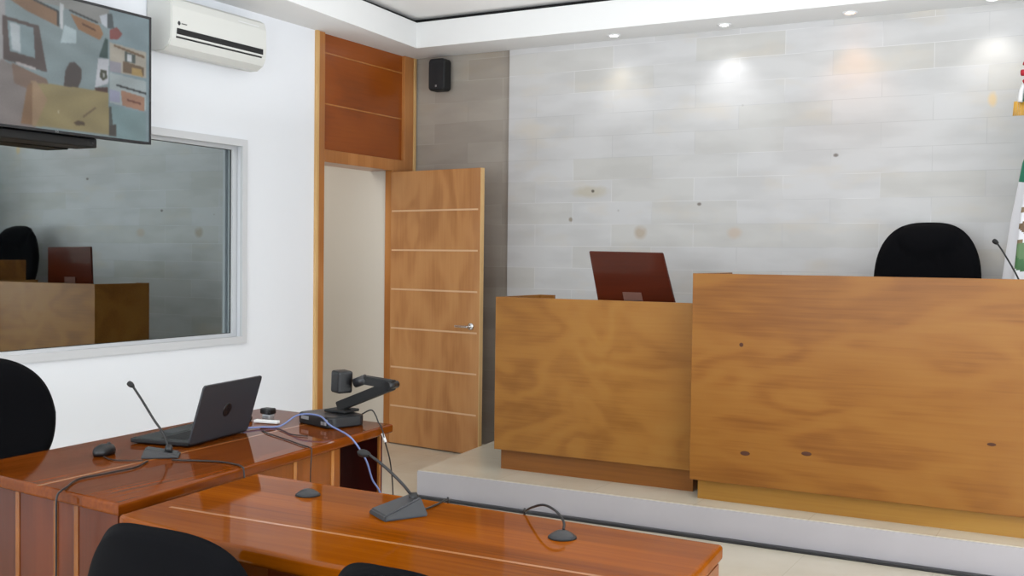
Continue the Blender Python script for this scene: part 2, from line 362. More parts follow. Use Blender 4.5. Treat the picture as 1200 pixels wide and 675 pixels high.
# dropped soffit with its rectangular well
HOLE = [(.274, -.378), (7.2, -.41), (7.2, -9.4), (1.06, -9.4)]
OUT = [(-.0, .0), (RX, .0), (RX, RY), (0, RY)]
b = bm_new()
for z in (ZC, 3.21):
    o_ = [b.verts.new((x, y, z)) for x, y in OUT]; h_ = [b.verts.new((x, y, z)) for x, y in HOLE]
    for i in range(4): b.faces.new((o_[i], o_[(i + 1) % 4], h_[(i + 1) % 4], h_[i]))
vs = list(b.verts)
for i in range(4):
    b.faces.new((vs[4 + i], vs[4 + (i + 1) % 4], vs[12 + (i + 1) % 4], vs[12 + i]))
    b.faces.new((vs[i], vs[(i + 1) % 4], vs[8 + (i + 1) % 4], vs[8 + i]))
world_obj('ceiling_soffit', b, MC)
b = bm_new()
def inset(poly, d):
    sx = (-1, 1, 1, -1); sy = (1, 1, -1, -1)
    return [(x + sx[i] * d, y + sy[i] * d) for i, (x, y) in enumerate(poly)]
H0 = inset(HOLE, .0); H1 = inset(HOLE, .06)
for i in range(4):
    j = (i + 1) % 4
    a = [b.verts.new((*H1[i], 3.21)), b.verts.new((*H1[j], 3.21)), b.verts.new((*H1[j], 3.245)), b.verts.new((*H1[i], 3.245))]
    b.faces.new(a)
    a2 = [b.verts.new((*H0[i], 3.211)), b.verts.new((*H0[j], 3.211)), b.verts.new((*H1[j], 3.211)), b.verts.new((*H1[i], 3.211))]
    b.faces.new(a2)
world_obj('shadow_gap_strip', b, MBLK2)  # black strips painted in for the shade of the gap under the ceiling
b = bm_new(); add_box(b, (-.2, RY - .2, 3.245), (RX + .2, .2, 3.35)); world_obj('ceiling', b, MCG)

# raised platform
SX, SY = 1.258, -1.775
b = bm_new(); add_box(b, (1.13, SY + .012, 0), (RX, 0, PF)); 
t_ = [v for v in b.verts if v.co.y < -1 and v.co.x < 2]
for v in t_: v.co.x = SX
bk = [v for v in b.verts if v.co.y > -1 and v.co.x < 2]
for v in bk: v.co.x = 1.06
world_obj('platform', b, MFLOOR)
b = bm_new(); add_box(b, (SX, SY, 0), (RX, SY + .012, PF - .004)); world_obj('trim_2', b, MLILAC)
b = bm_new(); add_box(b, (SX + .01, SY - .04, 0), (RX, SY - .005, .018), .004); world_obj('trim_3', b, MDGR)

# observation window
wd = bpy.data.objects.new('window_1', None); COL.objects.link(wd); wd.location = (0, WY1, WZ0); wd['kind'] = 'structure'
def ring(b, x0, x1, y0, y1, z0, z1, w, bev=.0):
    add_box(b, (x0, y0, z0), (x1, y0 + w, z1), bev); add_box(b, (x0, y1 - w, z0), (x1, y1, z1), bev)
    add_box(b, (x0, y0 + w, z0), (x1, y1 - w, z0 + w), bev); add_box(b, (x0, y0 + w, z1 - w), (x1, y1 - w, z1), bev)
def shear(b):
    for v in b.verts: v.co.x -= math.tan(.030) * (v.co.y + 2.0)
b = bm_new(); ring(b, -.002, .018, WY0 - .022, WY1 + .022, WZ0 - .02, WZ1 + .022, .045); obj('window_frame', b, MALU, wd)
b = bm_new(); ring(b, -.085, -.045, WY0 + .002, WY1 - .002, WZ0 + .002, WZ1 - .002, .042); shear(b); obj('inner_frame', b, MALU, wd)
b = bm_new(); ring(b, -.0635, -.0605, WY0 + .044, WY1 - .044, WZ0 + .044, WZ1 - .044, .003); shear(b); obj('gasket', b, MBLK2, wd)
# the pane sits very slightly toed in inside its frame
b = bm_new()
e = .030
def panex(y): return -.064 - math.tan(e) * (y + 2.0)
y0, y1 = WY0 + .02, WY1 - .03
q = []
for y, z in ((y0, WZ0 + .03), (y1, WZ0 + .03), (y1, WZ1 - .03), (y0, WZ1 - .03)):
    q.append((b.verts.new((panex(y), y, z)), b.verts.new((panex(y) - .006, y, z))))
b.faces.new([a for a, _ in q]); b.faces.new([c for _, c in q][::-1])
for i in range(4):
    j = (i + 1) % 4; b.faces.new((q[i][0], q[j][0], q[j][1], q[i][1]))
obj('window_pane', b, MMIR, wd)

# door frame with transom
dr = bpy.data.objects.new('door_1', None); COL.objects.link(dr); dr.location = (0, DY0, 0); dr['kind'] = 'structure'
b = bm_new(); add_box(b, (-.2, DY0, 0), (.022, DY0 + .028, ZC), .002); obj('frame_edge', b, MEDGE, dr)
b = bm_new(); add_box(b, (-.2, DY0 + .028, 0), (.016, -1.135, ZC), .003)
add_box(b, (-.045, -.322, 0), (.016, -.012, 2.13), .003)
add_box(b, (-.2, -.155, 2.13), (.016, -.035, ZC), .003)
add_box(b, (-.2, -1.135, 2.112), (.018, -.155, 2.20), .003); obj('door_frame', b, MFRAME, dr)
b = bm_new(); add_box(b, (-.2, -.034, 0), (.022, -.001, ZC), .002); obj('frame_edge', b, MEDGE, dr)
b = bm_new(); add_box(b, (-.10, -1.14, 2.19), (-.012, -.15, ZC)); obj('transom_panel', b, MTRANS, dr)
b = bm_new()
for z in (2.527, 2.886): add_box(b, (-.014, -1.134, z - .005), (-.010, -.156, z + .005))
obj('transom_groove', b, MINL, dr)

# door leaf, standing open
ang = math.radians(8.0); LW, LH = .885, 2.098
leaf = thing('door_leaf', 'open wooden door leaf with seven panels divided by pale grooves', 'door', (0.02, -.335, 0))
leafM = Matrix.Translation((0.02, -.335, 0)) @ Matrix.Rotation(-ang, 4, 'Z')
b = bm_new(); add_box(b, (0, 0, .008), (LW, .038, LH), .002, 1, leafM); obj('panel', b, MDOOR, leaf)
b = bm_new(); add_box(b, (LW, -.001, .008), (LW + .006, .039, LH), .001, 1, leafM); obj('edge_strip', b, MEDGE, leaf)
b = bm_new()
for k in range(1, 7): add_box(b, (.012, -.0012, LH - .3 * k - .006), (LW - .02, .002, LH - .3 * k + .006), 0, 1, leafM)
obj('groove', b, MGROOVE, leaf)
b = bm_new()
RX90 = Matrix.Rotation(PI / 2, 4, 'X')
hx, hz = LW - .075, .945
add_lathe(b, [(0, 0), (.027, 0), (.027, .008), (.020, .012), (0, .012)], seg=20, mat=leafM @ Matrix.Translation((hx, 0, hz)) @ RX90)
add_lathe(b, [(0, 0), (.009, 0), (.009, .05), (0, .05)], seg=12, mat=leafM @ Matrix.Translation((hx, -.008, hz)) @ RX90)
add_box(b, (hx - .11, -.062, hz - .009), (hx + .012, -.046, hz + .009), .006, 2, leafM)
obj('handle', b, MCHR, leaf)

# ------------------------------------------------------------------ downlights on the soffit
LIGHTS = [(1.83, 1.0, (1, .99, .96), 'second downlight from the left'), ]
info = [(1.800, 3.2, (1.0, .99, .95), 'round recessed downlight in the soffit, leftmost of the four'),
        (2.600, 7.5, (.97, .98, 1.0), 'round recessed downlight casting the brightest white pool on the stone'),
        (3.415, 5, (1.0, .50, .22), 'round recessed downlight casting a warm orange pool on the stone'),
        (4.240, 7, (1.0, .98, .94), 'round recessed downlight nearest the flag, rightmost of the four')]
for i, (x, pw, col, lab) in enumerate(info):
    y = -.17
    d = thing('downlight', lab, 'ceiling light', (x, y, ZC - .01), 'recessed downlights along the stone wall')
    b = bm_new(); add_lathe(b, [(.030, .006), (.030, -.004), (.040, -.007), (.047, -.003), (.047, .009), (.030, .009)], c=(x, y, ZC - .002), seg=24); obj('trim_ring', b, MWHT, d)
    b = bm_new(); add_lathe(b, [(0, -.003), (.024, -.003), (.029, .002), (.029, .006), (0, .006)], c=(x, y, ZC - .003), seg=24)
    em = plain('lamp_lens', (.9, .9, .9, 1), .3, emis=((*col, 1), 9)); obj('lens', b, em, d)
    sl = bpy.data.lights.new('downlight_beam', 'SPOT'); sl.energy = pw; sl.color = col; sl.spot_size = math.radians(92); sl.spot_blend = .85; sl.shadow_soft_size = .05
    so = bpy.data.objects.new('downlight_beam', sl); COL.objects.link(so); so.location = (x, y, ZC - .025)
    so.rotation_euler = Vector((0.0, .05, -1)).to_track_quat('-Z', 'Y').to_euler()

# ------------------------------------------------------------------ desks on the platform
def bench(name, label, x0, x1, yf, z0, z1, ms, mtoe, depth, desk_z, toe_in, x1_panel=True, ret=0.0):
    t = thing(name, label, 'desk', ((x0 + x1) / 2, yf + depth / 2, PF))
    b = bm_new(); add_box(b, (x0, yf, z0), (x1, yf + .022, z1), .0015, 1); obj('front_panel', b, ms, t)
    b = bm_new(); add_box(b, (x0 + .001, yf + .022, z0), (x0 + .023, yf + depth, z1), .0015, 1); obj('side_panel', b, ms, t)
    if x1_panel:
        b = bm_new(); add_box(b, (x1 - .023, yf + .022, z0), (x1 - .001, yf + depth, z1), .0015, 1); obj('side_panel', b, ms, t)
    if ret:
        b = bm_new(); add_box(b, (x0 + .023, yf + depth - .022, z0), (x0 + .023 + ret, yf + depth, z1), .0015, 1); obj('return_panel', b, ms, t)
    b = bm_new()
    add_box(b, (x0 + toe_in, yf + .05, PF), (x1 - .02, yf + .068, z0)); add_box(b, (x0 + toe_in, yf + .068, PF), (x0 + toe_in + .018, yf + depth - .03, z0))
    add_box(b, (x1 - .038, yf + .068, PF), (x1 - .02, yf + depth - .03, z0)); obj('toe_kick', b, mtoe, t)
    b = bm_new(); add_box(b, (x0 + .024, yf + .023, desk_z - .03), (x1 - .024, yf + depth - .023, desk_z), .002, 1); obj('worktop', b, ms, t)
    return t
bench('clerk_desk', 'lower light plywood desk on the platform in front of the tilted red-brown monitor', 1.633, 2.905, -1.50, .287, 1.214, MDESK2, MTOE2, .56, .93, .022, ret=.10)
JUDGE = bench('judge_desk', 'taller light plywood bench on the platform in front of the black executive chair', 2.932, 5.60, -1.641, .271, 1.381, MDESK, MTOE, .62, 1.10, .03)

# knots on the plywood
def knot(par, x, z, y, w, h):
    b = bm_new(); add_lathe(b, [(0, 0), (1, 0), (.9, .3), (0, .35)], seg=16, mat=Matrix.Translation((x, y, z)) @ Matrix.Diagonal((w, .0008, h, 1)) @ Matrix.Rotation(PI / 2, 4, 'X'))
    return b

for x_, z_, y_, w_, h_ in ((3.205, 1.01, -1.641, .011, .011), (3.235, .44, -1.641, .026, .012), (3.555, .47, -1.641, .026, .011), (4.42, .60, -1.641, .02, .008)):
    b = knot(None, x_, z_, y_ - .0004, w_, h_); obj('knot', b, MKNOT, JUDGE)

# ------------------------------------------------------------------ monitor with the red-brown back
mt = thing('desk_monitor', 'tilted monitor with plain red-brown back behind the lower desk front', 'monitor', (2.33, -1.12, .93))
bl, br_, tl, tr = Vector((2.128, -1.055, 1.10)), Vector((2.64, -1.055, 1.10)), Vector((2.075, -1.125, 1.497)), Vector((2.558, -1.125, 1.491))
def slab(b, quad, nrm, th):
    vs = [b.verts.new(p) for p in quad] + [b.verts.new(p + nrm * th) for p in quad]
    b.faces.new(vs[:4]); b.faces.new(vs[4:][::-1])
    for i in range(4): j = (i + 1) % 4; b.faces.new((vs[i], vs[4 + i], vs[4 + j], vs[j]))
nrm = (br_ - bl).cross(tl - bl).normalized()
if nrm.y < 0: nrm = -nrm
b = bm_new(); slab(b, [bl, br_, tr, tl], nrm, .018); bmesh.ops.recalc_face_normals(b, faces=b.faces); bmesh.ops.bevel(b, geom=list(b.edges), offset=.004, segments=2, affect='EDGES'); obj('housing', b, MBACK, mt)
def lerpq(u, v): return (bl * (1 - u) + br_ * u) * (1 - v) + (tl * (1 - u) + tr * u) * v
b = bm_new(); slab(b, [lerpq(.03, .03) + nrm * .018, lerpq(.97, .03) + nrm * .018, lerpq(.97, .96) + nrm * .018, lerpq(.03, .96) + nrm * .018], nrm, .001); obj('screen', b, plain('dark_screen', srgb(12, 12, 16), .08), mt)
b = bm_new(); slab(b, [lerpq(.36, .20) - nrm * .008, lerpq(.60, .20) - nrm * .008, lerpq(.60, .38) - nrm * .008, lerpq(.36, .38) - nrm * .008], nrm, .010); obj('stand_plate', b, plain('brown_plate', srgb(128, 92, 82), .3, noise=.1), mt)  # lighter brown plate set low on the monitor back
b = bm_new(); add_box(b, (2.30, -1.11, .945), (2.42, -1.085, 1.20), .006)
add_box(b, (2.22, -1.18, .932), (2.50, -1.00, .948), .006); obj('stand', b, MBLK, mt)

# ------------------------------------------------------------------ office chairs
def make_chair(name, label, loc, rz, top, bw, bh, kind, group=None):
    """local frame: faces +y, floor at z = 0; top = height of the backrest's top above the floor"""
    t = thing(name, label, 'chair', loc, group, rz)
    def put(nm, b, m, par=t, sm=True):
        bmesh.ops.recalc_face_normals(b, faces=b.faces)
        me = bpy.data.meshes.new(nm); b.to_mesh(me); b.free(); me.materials.append(m)
        for p in me.polygons: p.use_smooth = sm
        o = bpy.data.objects.new(nm, me); COL.objects.link(o); o.parent = par; return o
    sh = .46 if kind != 'exec' else .48
    # seat cushion
    b = bm_new(); n = 28; prof = [(-.055, .55), (-.05, .80), (-.02, .97), (.0, 1.0), (.02, .97), (.035, .86), (.042, .6), (.042, .0)]
    rings = []
    for z, s in prof:
        ring_ = []
        for k in range(n):
            a = 2 * PI * k / n; c, s_ = math.cos(a), math.sin(a)
            ex = .62
            x = .25 * s * math.copysign(abs(c) ** ex, c); y = .24 * s * math.copysign(abs(s_) ** ex, s_) + .02
            ring_.append(b.verts.new((x, y, sh + z - .012 * (y > .12))))
        rings.append(ring_)
    for a, c in zip(rings, rings[1:]):
        for k in range(n): b.faces.new((a[k], a[(k + 1) % n], c[(k + 1) % n], c[k]))
    b.faces.new(rings[0][::-1])
    put('seat', b, MFAB)
    # backrest: curved superelliptic pad
    zc = top - bh / 2; b = bm_new(); NU, NV = 26, 20
    def backpt(u, v, side):
        # u, v in -1..1 (square) mapped to a superellipse
        r = max(abs(u), abs(v)); 
        if r > 0:
            a = math.atan2(v, u); ex = 3.0 if kind != 'round' else 2.15
            k = (abs(math.cos(a)) ** ex + abs(math.sin(a)) ** ex) ** (-1 / ex)
            uu, vv = r * k * math.cos(a), r * k * math.sin(a)
        else: uu = vv = 0
        taper = 1.0
        if kind == 'exec': taper = 1 - .14 * max(0, vv) ** 2
        else: taper = 1 - .08 * vv if vv > 0 else 1 - .10 * abs(vv)
        x = uu * bw / 2 * taper; z = zc + vv * bh / 2
        y = -.235 - .05 * vv * (bh / .6) - .02 * math.cos(PI * vv) + .055 * uu * uu
        th = .062 if kind == 'exec' else .042
        prof_ = (1 - r ** 4) ** .5 if r < 1 else 0
        y += side * th * prof_
        if kind == 'exec' and side < 0:     # seam under the headrest pad, seen from behind and the front
            pass
        if kind == 'exec':
            d = (uu / .62) ** 2 + ((vv - .78) / .36) ** 2
            if vv < .95: y += side * (.022 * math.exp(-((d - .0) * .8) ** 2) - .030 * math.exp(-((d - 1.0) / .20) ** 2) * prof_)
        return (x, y, z)
    for side in (1, -1):
        g = [[b.verts.new(backpt(-1 + 2 * i / NU, -1 + 2 * j / NV, side)) for j in range(NV + 1)] for i in range(NU + 1)]
        for i in range(NU):
            for j in range(NV):
                f = (g[i][j], g[i + 1][j], g[i + 1][j + 1], g[i][j + 1])
                b.faces.new(f if side > 0 else f[::-1])
    bmesh.ops.remove_doubles(b, verts=b.verts, dist=1e-5)
    put('backrest', b, MFAB)
    b = bm_new(); add_tube(b, [(0, -.05, sh - .075), (0, -.20, sh - .075), (0, -.30, sh - .02), (0, -.31, sh + .15), (0, -.285, max(zc - .05, sh + .2))], .02, 8, 4); put('back_bar', b, MBLK)
    for s in (-1, 1):
        b = bm_new()
        if kind == 'exec' or kind == 'arm':
            add_tube(b, [(s * .22, .02, sh - .05), (s * .29, .02, sh - .04), (s * .30, .03, sh + .12), (s * .295, .05, sh + .2)], .014, 8, 4)
            add_box(b, (s * .295 - .03, -.12, sh + .20), (s * .295 + .03, .14, sh + .225), .01)
            put('armrest', b, MBLK)
        else: b.free()
    b = bm_new(); add_lathe(b, [(0, .09), (.028, .09), (.028, .26), (.018, .26), (.018, sh - .06), (.07, sh - .055), (.07, sh - .045), (0, sh - .045)], seg=16); put('gas_column', b, MBLK)
    for k in range(5):
        a = 2 * PI * k / 5 + .3; c, s_ = math.cos(a), math.sin(a)
        b = bm_new(); add_tube(b, [(.02 * c, .02 * s_, .10), (.15 * c, .15 * s_, .095), (.27 * c, .27 * s_, .072)], .02, 8, 3); leg = put('leg', b, MBLK)
        b = bm_new()
        for dd in (-.014, .014):
            mm = Matrix.Translation((.27 * c + dd * -s_, .27 * s_ + dd * c, .027)) @ Matrix.Rotation(a, 4, 'Z') @ Matrix.Rotation(PI / 2, 4, 'X')
            add_lathe(b, [(0, -.009), (.022, -.009), (.027, -.005), (.027, .005), (.022, .009), (0, .009)], seg=16, mat=mm)
        add_tube(b, [(.27 * c, .27 * s_, .027), (.27 * c, .27 * s_, .075)], .008, 6)
        put('caster', b, MBLK2, leg)
    return t
make_chair('executive_chair', 'black high-backed executive chair with padded headrest behind the tall bench', (3.925, -.52, PF), PI, 1.695 - PF, .61, .74, 'exec')
make_chair('office_chair', 'black office chair between the white wall and the side table, cut by the left edge', (1.24, -4.43, 0), -PI / 2 + .06, 1.03, .60, .50, 'round')
make_chair('office_chair', 'black office chair drawn up to the front table, showing a wide rounded backrest', (3.068, -5.24, 0), .02, .856, .53, .48, 'task')
make_chair('office_chair', 'black office chair at the front table with only its top edge in view', (3.70, -5.24, 0), .0, .862, .40, .46, 'task')

# ------------------------------------------------------------------ side table (along the left wall)
A, B_, C_, D_ = (2.470, -5.070), (2.270, -3.463), (1.495, -3.393), (1.62, -4.985)
st = thing('side_table', 'dark lacquered side table carrying the laptop, standing along the white wall', 'table', (2.0, -4.25, 0))
b = bm_new(); add_prism(b, [A, B_, C_, D_], .712, .75, .010, 3); obj('tabletop', b, MTABY, st)
def lerp2(p, q, t): return (p[0] + (q[0] - p[0]) * t, p[1] + (q[1] - p[1]) * t)
def strip(b, p, q, w, z0, z1):
    d = (Vector(q) - Vector(p)).normalized(); n_ = Vector((-d.y, d.x)) * w / 2
    P, Q = Vector(p), Vector(q)
    add_prism(b, [tuple(P - n_), tuple(Q - n_), tuple(Q + n_), tuple(P + n_)], z0, z1)
b = bm_new(); strip(b, lerp2(A, D_, .46), lerp2(B_, C_, .40), .012, .7495, .7504); obj('inlay_strip', b, MINL, st)
def wall_between(p, q, z0, z1, th): 
    b = bm_new(); strip(b, p, q, th, z0, z1); return b
ins = .045
PA, PB, PC, PD = (2.425, -5.02), (2.235, -3.50), (1.53, -3.44), (1.665, -4.94)
pe = lerp2(PA, PB, .775)
obj('end_panel', wall_between(PD, PA, .0, .712, .022), MBODY, st)
b = bm_new()
for px in (1.71, 1.913, 2.12, 2.225): 
    tt = (px - PD[0]) / (PA[0] - PD[0]); p = lerp2(PD, PA, tt); add_box(b, (p[0] - .009, p[1] - .0145, .0), (p[0] + .009, p[1] - .010, .708))
obj('inlay_strip', b, MINLD, st)
obj('side_panel', wall_between(lerp2(PA, PB, .01), pe, .0, .712, .022), MBODYL, st)
b = bm_new()
dv = (Vector(PB) - Vector(PA)).normalized(); nv = Vector((dv.y, -dv.x))
for yy in (-4.62, -4.40, -4.155, -3.90):
    tt = (yy - PA[1]) / (PB[1] - PA[1]); p = Vector(lerp2(PA, PB, tt)) + nv * .0125
    strip(b, tuple(p - dv * .010), tuple(p + dv * .010), .004, .0, .708)
obj('inlay_strip', b, MINL, st)
obj('divider_panel', wall_between(pe, lerp2(PD, PC, .775), .0, .712, .022), MREDW, st)
obj('end_panel', wall_between(PC, PB, .0, .712, .022), MREDW, st)
b = bm_new(); strip(b, (PB[0] - .004, PB[1] - .014), (PB[0] + .008, PB[1] - .014), .006, 0, .71); obj('edge_strip', b, MINL, st)

# ------------------------------------------------------------------ front table
ft = thing('front_table', 'long orange lacquered table in the foreground with a gooseneck microphone on it', 'table', (3.3, -4.9, 0))
FL = [(2.500, -4.540), (4.067, -4.585), (4.125, -5.18), (3.75, -5.235), (3.30, -5.235), (2.92, -5.215), (2.60, -5.165), (2.57, -5.152)]
b = bm_new(); add_prism(b, FL, .706, .75, .012, 4); obj('tabletop', b, MTABX, ft)
b = bm_new(); strip(b, (2.62, -5.02), (4.09, -4.99), .012, .7495, .7504); obj('inlay_strip', b, MINL, ft)
b = bm_new(); strip(b, (2.60, -4.585), (4.03, -4.62), .022, 0.10, .706); obj('modesty_panel', b, MBODY, ft)
b = bm_new(); strip(b, (4.052, -4.61), (4.10, -5.13), .028, 0, .706); obj('end_panel', b, MBODYL, ft)
b = bm_new(); strip(b, (2.58, -4.58), (2.64, -5.10), .028, 0, .706); obj('end_panel', b, MBODYL, ft)

# ------------------------------------------------------------------ laptop
lp = thing('laptop', 'open charcoal laptop seen from behind on the side table', 'laptop', (1.88, -4.17, .75))
hA, hB = Vector((1.985, -4.335, .752)), Vector((1.915, -3.955, .752))       # hinge line, near and far
hd = (hB - hA).normalized(); bd = Vector((-hd.y, hd.x, 0))                     # towards the user
if bd.x > 0: bd = -bd
def slab2(quad, th, bev=.003):
    b = bm_new(); n_ = (quad[1] - quad[0]).cross(quad[3] - quad[0]).normalized(); slab(b, quad, n_, th)
    bmesh.ops.recalc_face_normals(b, faces=b.faces); bmesh.ops.bevel(b, geom=list(b.edges), offset=bev, segments=2, affect='EDGES'); return b
b = bm_new(); poly = [tuple((hA)[:2]), tuple((hB)[:2]), tuple((hB + bd * .25)[:2]), tuple((hA + bd * .25)[:2])]
add_prism(b, poly, .754, .772, .004); obj('base', b, MBLK, lp)
b = bm_new()
for i in range(14):
    for j in range(5):
        p = hA + hd * (.035 + i * .0225) + bd * (.04 + j * .021)
        poly = [tuple((p + hd * u + bd * v)[:2]) for u, v in ((0, 0), (.019, 0), (.019, .018), (0, .018))]
        add_prism(b, poly, .7715, .7735)
obj('keyboard', b, MBLK2, lp)
b = bm_new(); p = hA + hd * .14 + bd * .165
add_prism(b, [tuple((p + hd * u + bd * v)[:2]) for u, v in ((0, 0), (.1, 0), (.1, .065), (0, .065))], .7715, .7728); obj('touchpad', b, MDGR, lp)
up = (Vector((0, 0, 1)) * .217 - bd * .066)
lid_o = hA + Vector((0, 0, .010)); LWd = (hB - hA).length
upn = up.normalized(); ln_ = hd.cross(upn); ln_ = ln_ if ln_.x > 0 else -ln_       # outward (back) normal
LM = Matrix((hd, upn, hd.cross(upn))).transposed().to_4x4(); LM.translation = lid_o + hd * LWd / 2 + upn * up.length / 2
b = bm_new(); add_prism(b, rounded(LWd, up.length, .012), -.004, .004, .0015, 2, LM); lid = obj('lid', b, MLAP, lp)
sgn = 1 if (hd.cross(upn)).dot(ln_) > 0 else -1
b = bm_new(); add_box(b, (-LWd / 2 + .012, -up.length / 2 + .02, -sgn * .0048 - .0006), (LWd / 2 - .012, up.length / 2 - .012, -sgn * .0048 + .0006), 0, 1, LM); obj('screen', b, plain('laptop_screen', srgb(20, 22, 28), .1), lp)
# round logo
b = bm_new(); add_lathe(b, [(.020, -.0004), (.027, -.0004), (.027, .0006), (.020, .0006)], seg=32, mat=LM @ Matrix.Translation((0, -.002, sgn * .0044))); lg = obj('logo', b, MBLK, lp)
def text_mesh(txt, size, mw, name, mat, parent, shear=0):
    cu = bpy.data.curves.new('t', 'FONT'); cu.body = txt; cu.size = size; cu.extrude = .0004; cu.align_x = 'CENTER'; cu.align_y = 'CENTER'; cu.shear = shear
    to = bpy.data.objects.new('t', cu); COL.objects.link(to)
    dg = bpy.context.evaluated_depsgraph_get(); me = bpy.data.meshes.new_from_object(to.evaluated_get(dg))
    bpy.data.objects.remove(to); b = bmesh.new(); b.from_mesh(me); bmesh.ops.transform(b, matrix=mw, verts=b.verts)
    return obj(name, b, mat, parent)
backM = LM @ Matrix.Translation((0, -.001, sgn * .0054)) @ (Matrix.Identity(4) if sgn > 0 else Matrix.Rotation(PI, 4, 'Y'))
text_mesh('hp', .034, backM, 'lettering', MBLK, lp, .3)

# ------------------------------------------------------------------ gooseneck microphones
def gooseneck(label, base_poly_c, rz, size, path, head, zb, hl=.028, hr=.008):
    cx, cy = base_poly_c
    t = thing('gooseneck_microphone', label, 'microphone', (cx, cy, zb))
    Mx = Matrix.Translation((cx, cy, zb)) @ Matrix.Rotation(rz, 4, 'Z')
    w, d, h = size
    b = bm_new()   # wedge-shaped base: low front, raised rear
    pts = [(-w / 2, -d / 2, 0), (w / 2, -d / 2, 0), (w * .42, d / 2, 0), (-w * .42, d / 2, 0),
           (-w * .44, -d * .46, h * .30), (w * .44, -d * .46, h * .30), (w * .27, d * .38, h), (-w * .27, d * .38, h)]
    vs = [b.verts.new(Mx @ Vector(p)) for p in pts]
    for f in ((3, 2, 1, 0), (4, 5, 6, 7), (0, 1, 5, 4), (1, 2, 6, 5), (2, 3, 7, 6), (3, 0, 4, 7)): b.faces.new([vs[i] for i in f])
    bmesh.ops.recalc_face_normals(b, faces=b.faces)
    bmesh.ops.bevel(b, geom=list(b.edges), offset=.004, segments=2, affect='EDGES'); obj('base', b, MDGR, t)
    b = bm_new(); p0 = Vector(path[0]); add_lathe(b, [(0, -.012), (.013, -.012), (.014, .006), (.009, .016), (0, .016)], c=tuple(p0), seg=16); obj('socket', b, MBLK, t)
    b = bm_new(); add_tube(b, path, .0042, 8, 6); obj('neck', b, MBLK, t)
    b = bm_new(); p, q = Vector(path[-1]), Vector(head); dd = (q - p).normalized()
    mm = dd.to_track_quat('Z', 'Y').to_matrix().to_4x4(); mm.translation = p
    add_lathe(b, [(0, -.004), (hr * .6, -.004), (hr, hl * .2), (hr * 1.15, hl * .55), (hr, hl * .9), (hr * .5, hl * 1.05), (0, hl * 1.08)], seg=16, mat=mm); obj('head', b, MBLK2, t)
    return t
gooseneck('slim gooseneck microphone on the side table beside the laptop', (2.03, -4.505), 2.3, (.10, .13, .034),
          [(2.052, -4.49, .775), (2.03, -4.495, .83), (1.99, -4.50, .875), (1.93, -4.50, .94), (1.885, -4.50, .985)], (1.845, -4.50, 1.005), .751, .024, .009)
gooseneck('gooseneck microphone with wedge base on the front table, its neck bent low to the left', (3.215, -4.765), -.55, (.115, .135, .050),
          [(3.238, -4.728, .792), (3.212, -4.74, .828), (3.155, -4.75, .875), (3.10, -4.75, .903)], (3.035, -4.755, .909), .751, .032, .010)
t = gooseneck('gooseneck microphone at the right end of the tall bench beside the flag', (4.50, -1.20), PI, (.11, .13, .04),
          [(4.515, -1.20, 1.14), (4.505, -1.20, 1.30), (4.485, -1.20, 1.38), (4.42, -1.20, 1.50), (4.385, -1.20, 1.555)], (4.36, -1.20, 1.576), 1.101, .026, .011)

# ------------------------------------------------------------------ mouse, pucks
ms = thing('computer_mouse', 'black computer mouse on the side table left of the microphone', 'mouse', (1.84, -4.585, .75))
b = bm_new(); mm = Matrix.Translation((1.84, -4.585, .7515)) @ Matrix.Rotation(.3, 4, 'Z')
add_lathe(b, [(0, 0), (.9, 0), (1, .25), (.95, .55), (.78, .82), (.45, .97), (0, 1)], seg=28, mat=mm @ Matrix.Diagonal((.030, .055, .036, 1))); obj('body', b, MBLK, ms)
b = bm_new(); add_lathe(b, [(0, -.003), (.010, -.003), (.010, .003), (0, .003)], seg=14, mat=mm @ Matrix.Translation((0, .028, .029)) @ Matrix.Rotation(PI / 2, 4, 'Y')); obj('scroll_wheel', b, MDGR, ms)
def puck(label, x, y):
    t = thing('table_microphone', label, 'microphone', (x, y, .75), 'round boundary microphones on the front table')
    b = bm_new(); add_lathe(b, [(0, 0), (.033, 0), (.034, .004), (.028, .010), (.015, .017), (.008, .019), (0, .019)], c=(x, y, .7505), seg=28); obj('dome', b, MDGR, t)
    b = bm_new(); add_lathe(b, [(.0335, 0), (.0365, .0), (.036, .004), (.0335, .005)], c=(x, y, .7502), seg=28); obj('rubber_ring', b, MBLK2, t)
puck('small round black puck on the front table left of the gooseneck base', 2.848, -4.705)
puck('small round black puck with an arching cable at the right of the front table', 3.700, -4.742)

# ------------------------------------------------------------------ black box and document camera
bx = thing('network_box', 'flat black network box with pale sockets at the far end of the side table', 'electronic box', (2.02, -3.55, .75))
bo, bw_, bdp = Vector((1.925, -3.60, 0)), None, None
Mb = Matrix.Translation((2.06, -3.61, .751)) @ Matrix.Rotation(-.30, 4, 'Z')
b = bm_new(); add_prism(b, rounded(.245, .18, .03), 0, .045, .006, 3, Mb); obj('case', b, MBLK, bx)
b = bm_new(); add_prism(b, rounded(.232, .168, .026), .0452, .0462, 0, 1, Mb); obj('top_plate', b, MDGR, bx)
b = bm_new(); add_box(b, (-.085, -.0915, .022), (-.03, -.0895, .036), 0, 1, Mb); obj('label_plate', b, MSIL, bx)
b = bm_new()
for xx in (.060, .082): add_box(b, (xx, -.0915, .012), (xx + .016, -.0895, .026), 0, 1, Mb)
add_box(b, (.085, -.0915, .030), (.108, -.0895, .038), 0, 1, Mb)
obj('sockets', b, MSIL, bx)
dc = thing('document_camera', 'black document camera with folded flat arm standing on the network box', 'camera', (2.08, -3.55, .80))
